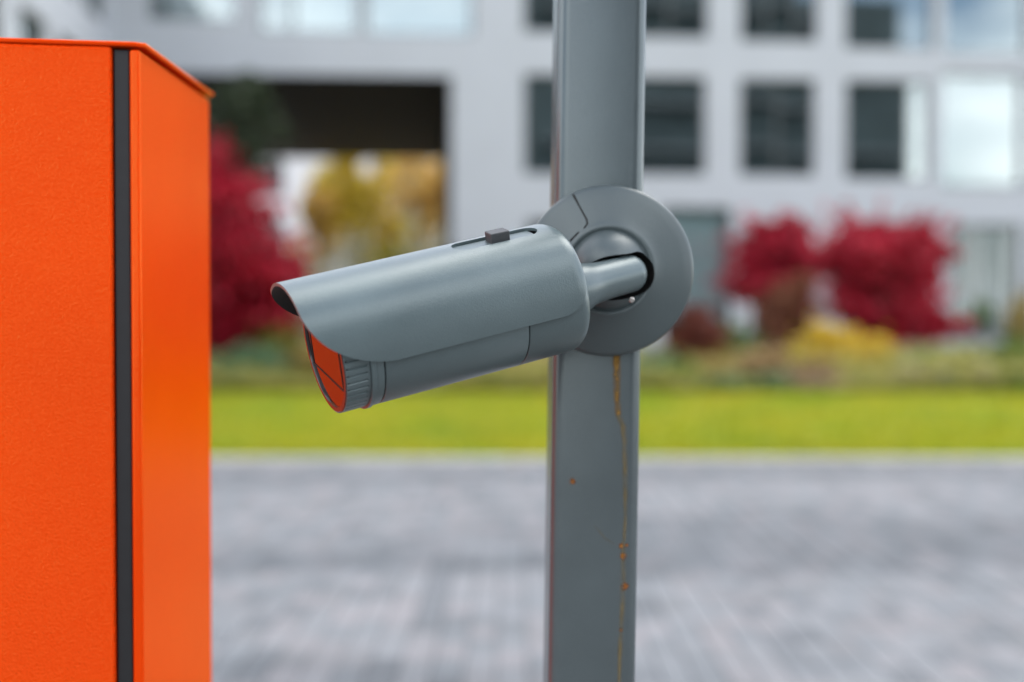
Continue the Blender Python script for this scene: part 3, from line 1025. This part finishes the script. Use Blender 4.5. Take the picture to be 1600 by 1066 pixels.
def boulder(label, px, py_top, Y, wpx, mat, seed):
    rg = random.Random(seed)
    bm = bmesh.new()
    bmesh.ops.create_icosphere(bm, subdivisions=3, radius=1.0)
    h = z_at(py_top, Y) - GZ
    w = size(wpx, Y) / 2
    offs = [Vector((rg.uniform(-1, 1), rg.uniform(-1, 1), rg.uniform(-1, 1))).normalized() for _ in range(9)]
    for v in bm.verts:
        k = 1.0
        for o in offs:
            d = v.co.normalized().dot(o)
            if d > 0.72: k -= (d - 0.72) * 0.7
        v.co *= k
        v.co.x *= w; v.co.y *= w * 0.8; v.co.z = v.co.z * h * 0.62 + h * 0.40
    me = bpy.data.meshes.new('boulder'); bm.to_mesh(me); bm.free()
    me.materials.append(M[mat])
    me.polygons.foreach_set('use_smooth', [True] * len(me.polygons))
    o = link('boulder', me, None, (ground_at(px, Y), Y, GZ))
    return tag(o, label, 'boulder', 'boulders in the border')


boulder('tan boulder in the border right of the maple trunk', 1420, 568, 18.9, 72, 'boulder_tan', 1)
boulder('blue grey boulder between the two tan boulders', 1474, 572, 18.8, 34, 'boulder_grey', 2)
boulder('tan boulder in front of the grey entrance steps', 1535, 566, 18.9, 56, 'boulder_tan', 3)
boulder('pinkish boulder at the lawn edge below the small dark plant', 1060, 598, 18.3, 30, 'boulder_tan', 4)


def potted(label, px, Y, z0, h, w, seed):
    X = ground_at(px, Y)
    root = empty('potted_plant', (X, Y, z0), label, 'plant', 'potted plants by the entrance')
    mb = MB().lathe([(0, .10), (.02, .115), (.22, .15), (.25, .155), (.25, .135), (.2, .13)], (0, 0, 0.002), (0, 0, 1), 20, up=(1, 0, 0))
    build('pot', mb, M['terracotta'], root, smooth=True, local=True)
    rg = np.random.default_rng(seed)
    V = leaves(rg, clumps_for(rg, (0, 0, .25 + h * .5), (w, w, h * .5), 7, .5), 500, 0.05)
    link('foliage', tri_mesh('foliage', V, M['green'], 4), root)


potted('green plant in a pot on the step below the light curtain', 1540, 27.2, 0.515, 0.62, 0.16, 5)
potted('smaller green pot plant on the step beside the maple tips', 1503, 27.25, 0.515, 0.42, 0.12, 6)

# ------------------------------------------------------------------ orange barrier cabinet
CZ = z_at(68, 1.1)                                 # top of the lid
X1, Y1, Y2 = -0.3185, 1.100, 1.352                 # right side plane, front corner, rear corner
AN = R(9)
fd = Vector((-math.cos(AN), -math.sin(AN)))        # along the front, from the right corner leftwards
C1 = Vector((X1, Y1))
Wd = 0.40
nrm = Vector((math.sin(AN), -math.cos(AN)))        # out of the front face
cab = empty('barrier_cabinet', (C1.x - 0.15, 1.2, 0), 'orange powder coated metal cabinet with a black vertical door seal', 'cabinet')


def fp(s, d=0.0):
    """point on the front: s metres left of the right corner, d metres out of the face"""
    p = C1 + fd * s + nrm * d
    return (p.x, p.y)


BZ = CZ - 0.0030
LB = fp(Wd)
# body: shell behind the door with a rounded flange at the right
body_poly = [fp(0.0068, 0.0), fp(0.0, -0.0), (X1, Y2), (LB[0], Y2 + 0.02), fp(Wd, -0.02), fp(0.0072, -0.02)]
body_poly = [fp(0.0, 0.0), (X1, Y2), (LB[0], Y2 + 0.02), fp(Wd, -0.018), fp(0.0085, -0.018), fp(0.0085, 0.0)]
body = build('body', MB().prism(body_poly, 0.012, BZ - 0.0035), M['orange'], cab, bevel=0.0022, segs=4, angle=30)
door_s0 = 0.0232
door = build('door', MB().prism([fp(door_s0, 0.001), fp(door_s0, -0.016), fp(Wd - 0.002, -0.016), fp(Wd - 0.002, 0.001)], 0.03, BZ - 0.0013), M['orange_door'], cab, bevel=0.0030, segs=4, angle=30)
seal = build('door_seal', MB().prism([fp(0.0092, -0.0045), fp(0.0092, -0.017), fp(0.0222, -0.017), fp(0.0222, -0.0045)], 0.03, BZ - 0.003), M['rubber'], cab, bevel=0.001, segs=2, angle=30)
# lid: folded sheet with a lip all round
ov = 0.0016
os_ = 0.0046
lid_poly = [fp(0.004, ov), (X1 + os_, Y1 + 0.004), (X1 + os_, Y2 + ov), (LB[0] - ov, Y2 + 0.02 + ov), fp(Wd + ov, ov)]
build('lid', MB().prism(lid_poly, BZ - 0.0010, CZ), M['orange'], cab, bevel=0.0012, segs=3, angle=30)
build('base_plate', MB().prism([(X1 - 0.01, Y1 + .03), (X1 - 0.01, Y2 - .01), (LB[0] + .01, Y2 + .01), (LB[0] + .01, Y1 + .03)], 0.0015, 0.0118), M['slider'], cab)

# ------------------------------------------------------------------ grey post
PF = 1.10                                           # depth of the post's front face
post = empty('metal_post', (at(936, 1066, PF).x, PF + 0.04, 0), 'grey painted square steel post with rust runs below the mount', 'post')
pt_top, pt_bot = 942.0, 926.5
xt, xb = at(pt_top, 0, PF), at(pt_bot, 1066, PF)
slope = (xt.x - xb.x) / (xt.z - xb.z)
PWD, PDP = 0.0765, 0.090
prot = R(1.6)


def post_xy(z, lx, ly):
    cx = xb.x + slope * (z - xb.z)
    return (cx + lx * math.cos(prot) - ly * math.sin(prot), PF + 0.001 + lx * math.sin(prot) + ly * math.cos(prot))


rc = 0.0105
prof = []
for cx, cy, a0 in ((PWD / 2 - rc, rc, -90), (PWD / 2 - rc, PDP - rc, 0), (-PWD / 2 + rc, PDP - rc, 90), (-PWD / 2 + rc, rc, 180)):
    for k in range(7):
        a = R(a0 + 15 * k)
        prof.append((cx + rc * math.cos(a), cy + rc * math.sin(a)))
mb = MB()
zz = [0.012, 0.6, 1.1, 1.6, 2.6]
n = len(prof)
vs = [(*post_xy(z, *p), z) for z in zz for p in prof]
fs = [(i * n + k, i * n + (k + 1) % n, (i + 1) * n + (k + 1) % n, (i + 1) * n + k) for i in range(len(zz) - 1) for k in range(n)]
fs += [tuple(range(n - 1, -1, -1)), tuple((len(zz) - 1) * n + k for k in range(n))]
mb.add(vs, fs)
build('shaft', mb, M['pole'], post, smooth=True, angle=50)
c0 = post_xy(0, 0, PDP / 2)
build('foot_plate', MB().box(c0[0] - .09, c0[0] + .09, c0[1] - .09, c0[1] + .09, 0.0022, 0.0116), M['pole'], post, bevel=0.002)


def on_post(px, py, lift):
    p = at(px, py, PF)
    cx = xb.x + slope * (p.z - xb.z)
    lx = p.x - cx
    x_, y_ = post_xy(p.z, lx, -lift)
    return Vector((x_, y_, p.z))


def soft_build(name, mb, soft, mat):
    me = bpy.data.meshes.new(name)
    org = world_origin(post)
    me.from_pydata([tuple(Vector(v) - org) for v in mb.v], [], mb.f)
    a = me.attributes.new('soft', 'FLOAT', 'POINT')
    a.data.foreach_set('value', soft)
    me.materials.append(mat)
    return link(name, me, post)


def ribbon(pts, lift, mat, name='rust_run'):
    vs, fs, sf = [], [], []
    for i, (px, py, w) in enumerate(pts):
        for k, e in ((-1.15, 0), (-0.35, 1), (0.35, 1), (1.15, 0)):
            vs.append(on_post(px + k * w, py, lift)); sf.append(e * (0.5 if i in (0, len(pts) - 1) else 1.0))
    for i in range(len(pts) - 1):
        fs += [(4 * i + k, 4 * i + k + 1, 4 * i + 5 + k, 4 * i + 4 + k) for k in range(3)]
    return soft_build(name, MB().add(vs, fs), sf, mat)


def smooth_line(pts, n=8, jit=0.5, seed=1):
    rg = random.Random(seed)
    out = []
    for (a, b) in zip(pts[:-1], pts[1:]):
        for k in range(n):
            t = k / n
            out.append((a[0] + (b[0] - a[0]) * t + rg.uniform(-jit, jit), a[1] + (b[1] - a[1]) * t, max(0.6, a[2] + (b[2] - a[2]) * t + rg.uniform(-jit, jit))))
    return out + [pts[-1]]


ribbon(smooth_line([(963.5, 552, 7), (964, 590, 6.5), (965, 625, 5.5), (966.5, 650, 5)]), 0.00025, M['rust'])
ribbon(smooth_line([(966.5, 649, 5), (974, 668, 5.5), (977, 690, 5), (977, 740, 4.5), (978, 800, 3.5), (976, 848, 2.5)], 8, .4, 2), 0.00024, M['rust_thin'])
ribbon(smooth_line([(975, 846, 3), (974, 900, 5), (973, 960, 4), (970, 1010, 4), (968, 1075, 3)], 8, .5, 3), 0.00024, M['rust_thin'])
ribbon(smooth_line([(929, 822, 1.2), (945, 842, 1.8), (962, 853, 1.5)], 6, .4, 4), 0.00026, M['rust_thin'])
for j, (px, py, r) in enumerate(((894.5, 753, 4.2), (975, 871, 4.6), (976.5, 919, 5.2), (971, 988, 2.6), (971, 855, 3.2), (980, 854, 2.6))):
    rg = random.Random(j + 50)
    vs, sf, fs = [on_post(px, py, 0.00045)], [1.0], []
    for q, e in ((0.55, 1.0), (1.5, 0.0)):
        for k in range(14):
            a = k * math.tau / 14
            vs.append(on_post(px + math.cos(a) * r * q * rg.uniform(.75, 1.2), py + math.sin(a) * r * q * rg.uniform(.75, 1.25), 0.00045)); sf.append(e)
    for k in range(14):
        fs += [(0, 1 + k, 1 + (k + 1) % 14), (1 + k, 15 + k, 15 + (k + 1) % 14, 1 + (k + 1) % 14)]
    soft_build('rust_spot', MB().add(vs, fs), sf, M['rust_spot'])

# ------------------------------------------------------------------ security camera
O = at(884, 455, 1.030)
F = at(505, 550, 0.950)
AX = (F - O).normalized()
LEN = (F - O).length
RB = 0.0478
RV = 0.0537
up0 = (Vector((0, 0, 1)) - AX * AX.z).normalized()
side0 = AX.cross(up0)                               # points to the far or near side
if side0.y > 0:
    side0 = -side0                                  # make it point to the viewer
ROLL = R(16)
UP = up0 * math.cos(ROLL) + side0 * math.sin(ROLL)
SD = side0 * math.cos(ROLL) - up0 * math.sin(ROLL)
mc = at(949.5, 423.5, PF)
seccam = empty('security_camera', mc, 'grey bullet security camera with curved visor on a round wall mount', 'camera')


def cyl(t, th, r):
    """point at axial distance t, angle th from the visor's top towards the viewer"""
    return O + AX * t + (UP * math.cos(th) + SD * math.sin(th)) * r


def arc(t, r, rad, out, k=6):
    return [(t, r)]


T2, T1, T0 = 0.0575, LEN - 0.0305, LEN - 0.0195     # seams: rear shell, collar, focus ring
g_ = 0.0004
rear = [(-0.0, 0.020), (0.0, 0.0355)] + [(0.0115 - 0.0115 * math.cos(a), RB - 0.0115 + 0.0115 * math.sin(a) - 0.0002) for a in [R(q) for q in range(10, 91, 10)]] + [(T2 - g_ - .0006, RB), (T2 - g_, RB - .0006), (T2 - g_, RB - .005)]
build('rear_shell', MB().lathe(rear, O, AX, up=UP), M['cam'], seccam, smooth=True, angle=50)
mid = [(T2 + g_, RB - .005), (T2 + g_, RB - .0006), (T2 + g_ + .0006, RB), (T1 - g_ - .0006, RB), (T1 - g_, RB - .0006), (T1 - g_, RB - .005)]
build('body', MB().lathe(mid, O, AX, up=UP), M['cam'], seccam, smooth=True, angle=50)
build('seam_core', MB().lathe([(T2 - .003, RB - .0016), (T2 + .003, RB - .0016)], O, AX, up=UP).lathe([(T1 - .003, RB - .0016), (T1 + .003, RB - .0016)], O, AX, up=UP), M['cam_dark'], seccam, smooth=True, angle=50)
RC = RB + 0.0006
col = [(T1 + g_, RB - .005), (T1 + g_, RB - .0006), (T1 + g_ + .0006, RB), (T0 - .0042, RB), (T0 - .0036, RC + .0006), (T0 - .0004, RC + .0006), (T0, RC - .0004), (T0, RB - .006)]
build('collar', MB().lathe(col, O, AX, up=UP), M['cam'], seccam, smooth=True, angle=30)
# ribbed focus ring: lathe whose rear two thirds carries grooves
mb = MB()
NR = 50
nk = NR * 8
RF = RB - 0.0006
tt = [T0 + 0.0003, T0 + 0.0022, T0 + 0.0026, LEN - 0.0014, LEN - 0.0010, LEN - 0.0008, LEN - 0.0006]
vs = []
for j, t in enumerate(tt):
    for k in range(nk):
        ph = k % 8
        r = RF
        if 2 <= j <= 3 and ph in (3, 4):
            r = RF - 0.0011
        if j == 6: r = RF - 0.0004
        vs.append(cyl(t, math.tau * k / nk, r))
fs = [(j * nk + k, j * nk + (k + 1) % nk, (j + 1) * nk + (k + 1) % nk, (j + 1) * nk + k) for j in range(len(tt) - 1) for k in range(nk)]
mb.add(vs, fs)
build('focus_ring', mb, M['cam'], seccam, smooth=True, angle=28)


M['bezel'] = simple('dark_gloss_bezel', (0.035, 0.030, 0.031), 0.16, 0.1, 60)
build('lens_bezel', MB().lathe([(LEN - .004, RF - .0012), (LEN - .0005, RF - .0006), (LEN, RF - .0012), (LEN, RF - .0044), (LEN - .0012, RF - .0050), (LEN - .004, RF - .0050)], O, AX, 128, up=UP, cap0=False, cap1=False), M['bezel'], seccam, smooth=True, angle=35)


def lens_glass():
    m, nt, nd, ln, p = new_mat('black_lens_glass')
    n = noise(nt, 30.0, 2.0)
    rp = ramp(nt, n.outputs['Fac'], [(0.3, (0.010, 0.008, 0.009)), (0.7, (0.016, 0.012, 0.012))])
    ln.new(rp.outputs['Color'], p.inputs['Base Color'])
    p.inputs['Roughness'].default_value = 0.03
    p.inputs['IOR'].default_value = 2.2
    p.inputs['Specular IOR Level'].default_value = 0.5
    return m


M['lens'] = lens_glass()
RG = RF - 0.0050
gw = build('front_glass', MB().lathe([(LEN - .006, RG), (LEN - .0015, RG)], O, AX, 96, up=UP), M['lens'], seccam, smooth=True, angle=40)
# raised rectangular window frame on the glass, divided by a bar
mb = MB()


def on_glass(a, b, lift):
    return O + AX * (LEN - .0015 + lift) + SD * a + UP * b


def gbar(m, a0, a1, b0, b1, l0, l1):
    vs = [on_glass(a, b, l) for l in (l0, l1) for a, b in ((a0, b0), (a1, b0), (a1, b1), (a0, b1))]
    m.add(vs, [(3, 2, 1, 0), (4, 5, 6, 7), (0, 1, 5, 4), (1, 2, 6, 5), (2, 3, 7, 6), (3, 0, 4, 7)])


gbar(mb, -0.0345, 0.0345, -0.0210, -0.0203, 0.0, 0.0005)
gbar(mb, 0.0338, 0.0345, -0.0202, 0.0200, 0.0, 0.0005)
gbar(mb, -0.0345, -0.0338, -0.0202, 0.0200, 0.0, 0.0005)
build('glass_divider', mb, M['cam_dark'], gw)

# visor: curved shell, long over the lens, rounded corners, folded over at the rear
TH = R(94)
NT_, NA = 70, 120
TR, TF = 0.0050, LEN + 0.0225
VO = up0 * 0.0040                                  # the visor stands off the body upwards


def tfront(th):
    a = max(0.0, (abs(th) - R(39)) / (R(94.5) - R(39)))
    return TF - 0.071 * (1 - math.sqrt(max(0, 1 - a * a)))


def trear(th):
    a = max(0.0, (abs(th) - R(63)) / (R(94.5) - R(63)))
    return TR + 0.026 * (1 - math.sqrt(max(0, 1 - a * a)))


mb = MB()
vs = []
for i in range(NA + 1):
    q = -1 + 2 * i / NA
    th = TH * math.sin(q * math.pi / 2) * 0.55 + TH * q * 0.45
    for j in range(NT_ + 1):
        s = j / NT_
        s = s ** 1.7
        t = trear(th) + (tfront(th) - trear(th)) * s
        e = 0.010
        dt = min(1.0, max(0.0, (t - TR) / e))
        r = RV - 0.0052 * (1 - math.sqrt(max(0.0, 1 - (1 - dt) ** 2)))
        # slightly squared section: flatter crown
        r *= 1 + 0.012 * math.cos(4 * th + math.pi)
        vs.append(cyl(t, th, r) + VO)
fs = [(i * (NT_ + 1) + j, (i + 1) * (NT_ + 1) + j, (i + 1) * (NT_ + 1) + j + 1, i * (NT_ + 1) + j + 1) for i in range(NA) for j in range(NT_)]
mb.add(vs, fs)
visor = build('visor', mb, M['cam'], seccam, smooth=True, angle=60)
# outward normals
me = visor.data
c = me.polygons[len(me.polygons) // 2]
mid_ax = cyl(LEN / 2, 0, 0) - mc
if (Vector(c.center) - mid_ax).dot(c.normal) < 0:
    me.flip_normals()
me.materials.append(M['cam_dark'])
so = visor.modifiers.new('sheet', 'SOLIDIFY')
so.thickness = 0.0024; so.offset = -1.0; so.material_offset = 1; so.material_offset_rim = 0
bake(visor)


def stadium_cutter(t0, t1, w, r0, r1):
    """capsule shaped plug through the visor's crown"""
    m = MB()
    pts = []
    hw = w / 2
    for k in range(13):
        a = R(90 + 15 * k); pts.append((t0 + hw + math.cos(a) * hw, math.sin(a) * hw))
    for k in range(13):
        a = R(-90 + 15 * k); pts.append((t1 - hw + math.cos(a) * hw, math.sin(a) * hw))
    base = [O + AX * t + SD * s + UP * r0 for t, s in pts]
    topv = [O + AX * t + SD * s + UP * r1 for t, s in pts]
    nn = len(pts)
    m.add(base + topv, [tuple(range(nn)), tuple(range(2 * nn - 1, nn - 1, -1))] + [(k, nn + k, nn + (k + 1) % nn, (k + 1) % nn) for k in range(nn)])
    return m


ST0, ST1 = 0.022, 0.094
cut = build('slot_cutter', stadium_cutter(ST0, ST1, 0.020, RV - 0.002, RV + 0.015), M['cam'])
bo = visor.modifiers.new('slot', 'BOOLEAN')
bo.operation = 'DIFFERENCE'; bo.solver = 'EXACT'; bo.object = cut
bake(visor)
drop(cut)
set_sharp(visor, 35)
# slide block in the slot and its rail
mb = MB()


def tbox(m, t0, t1, s0, s1, r0, r1):
    vs = [O + AX * t + SD * s + UP * r for r in (r0, r1) for t, s in ((t0, s0), (t1, s0), (t1, s1), (t0, s1))]
    m.add(vs, [(3, 2, 1, 0), (4, 5, 6, 7), (0, 1, 5, 4), (1, 2, 6, 5), (2, 3, 7, 6), (3, 0, 4, 7)])


tbox(mb, 0.0475, 0.0635, -0.0060, 0.0060, RB - 0.001, RV + 0.0085)
build('visor_slider', mb, M['slider'], seccam, bevel=0.0008, segs=2)
mb = MB(); tbox(mb, ST0 + 0.004, ST1 - 0.003, -0.0080, 0.0080, RB - 0.0008, RV + 0.0008)
build('slider_rail', mb, M['cam'], seccam, bevel=0.0004)

# arm: tapered tube along the camera's axis, flared where it joins the body, rounded where it enters the mount
E = at(983, 428, 1.072)
AV = (O - E)
AL = AV.length
prof = []
ra = 0.0158
for k in range(0, 91, 10):
    a = R(k); prof.append((-ra * math.cos(a) * 0.9, ra * math.sin(a)))
prof[0] = (prof[0][0], 0.0006)
prof += [(AL * 0.35, ra * 1.0), (AL * 0.55, ra * 1.06), (AL * 0.68, ra * 1.14), (AL * 0.78, ra * 1.3), (AL * 1.0, ra * 1.42), (AL * 1.06, ra * 1.42)]
build('arm', MB().lathe(prof, E, AV, 64, up=(0, 0, 1)), M['cam'], seccam, smooth=True, angle=50)

# round mount: shallow cone with a raised ring and a domed ball cover that has a slot for the arm
RM = 133.0 * PF / FPX
ND = Vector((-0.017, -1, 0)).normalized()
mp_ = [(0.0006, 0.001), (0.0006, RM - 0.001), (0.0022, RM), (0.0060, RM - 0.0002), (0.0080, RM - 0.0012), (0.0095, RM - 0.0035)]
mp_ += [(0.0095 + 0.0120 * s, (RM - 0.0035) + (0.0405 - RM + 0.0035) * s) for s in (0.25, 0.5, 0.75, 0.93)]
mp_ += [(0.0225, 0.0392), (0.0235, 0.0376), (0.0236, 0.0362), (0.0228, 0.0348), (0.0222, 0.0338), (0.0232, 0.0326), (0.0262, 0.0310)]
for k in range(1, 9):
    a = R(28 + 62 * k / 8); mp_.append((0.0110 + 0.0330 * math.sin(a), 0.0345 * math.cos(a) if k < 8 else 0.0008))
mount = build('wall_mount', MB().lathe(mp_, mc, ND, 128, up=(0, 0, 1)), M['cam_base'], seccam, smooth=True, angle=60)
# slot cut: capsule running from the arm's root to the left rim of the dome
mb = MB()
rs = 0.0192
Av = AV.normalized()
px_ = []
prf = []
for k in range(0, 91, 10):
    a = R(k); prf.append((-rs * math.cos(a), max(0.0003, rs * math.sin(a))))
prf += [(0.10, rs)]
mb.lathe(prf, E, AV, 48, up=(0, 0, 1))
E2 = at(988, 427.5, 1.0735)
mb = MB().lathe(prf, E2, AV, 48, up=(0, 0, 1))
cutter = build('cut', mb, M['cam_dark'], None)
mount.data.materials.append(M['cam_dark'])
cutter.data.materials.clear(); cutter.data.materials.append(M['cam_base']); cutter.data.materials.append(M['cam_dark'])
cutter.data.polygons.foreach_set('material_index', [1] * len(cutter.data.polygons))
bo = mount.modifiers.new('slot', 'BOOLEAN')
bo.operation = 'DIFFERENCE'; bo.solver = 'EXACT'; bo.object = cutter
# seam of the cover wedge
seam_px = [(895, 303), (905, 322), (917, 344), (918, 350), (914, 356), (903, 365), (891, 377)]


def on_mount(px, py, lift):
    d = PF - 0.012
    for _ in range(4):
        p = at(px, py, d)
        r = math.hypot(p.x - mc.x, p.z - mc.z)
        h = 0.0095 + 0.0120 * max(0, min(1, (RM - 0.0035 - r) / (RM - 0.0035 - 0.0405)))
        d = PF - h - lift
    return at(px, py, d)


sp = [on_mount(px, py, 0.0) for px, py in seam_px]
mb = MB(); mb.tube(sp, [0.0011] * len(sp), 6)
cut2 = build('cut', mb, M['cam_dark'])
bo = mount.modifiers.new('seam', 'BOOLEAN')
bo.operation = 'DIFFERENCE'; bo.solver = 'EXACT'; bo.object = cut2
bake(mount)
drop(cutter); drop(cut2)
set_sharp(mount, 40)
# small bright screw beside the arm
sc0 = at(987, 468, PF - 0.0345)
mb = MB().lathe([(0, .0024), (.0016, .0024), (.0021, .0018)], sc0 + Vector((0, 0.002, 0)), Vector((0.1, -1, -0.35)), 16)
build('screw', mb, M['steel'], seccam, smooth=True, angle=40)
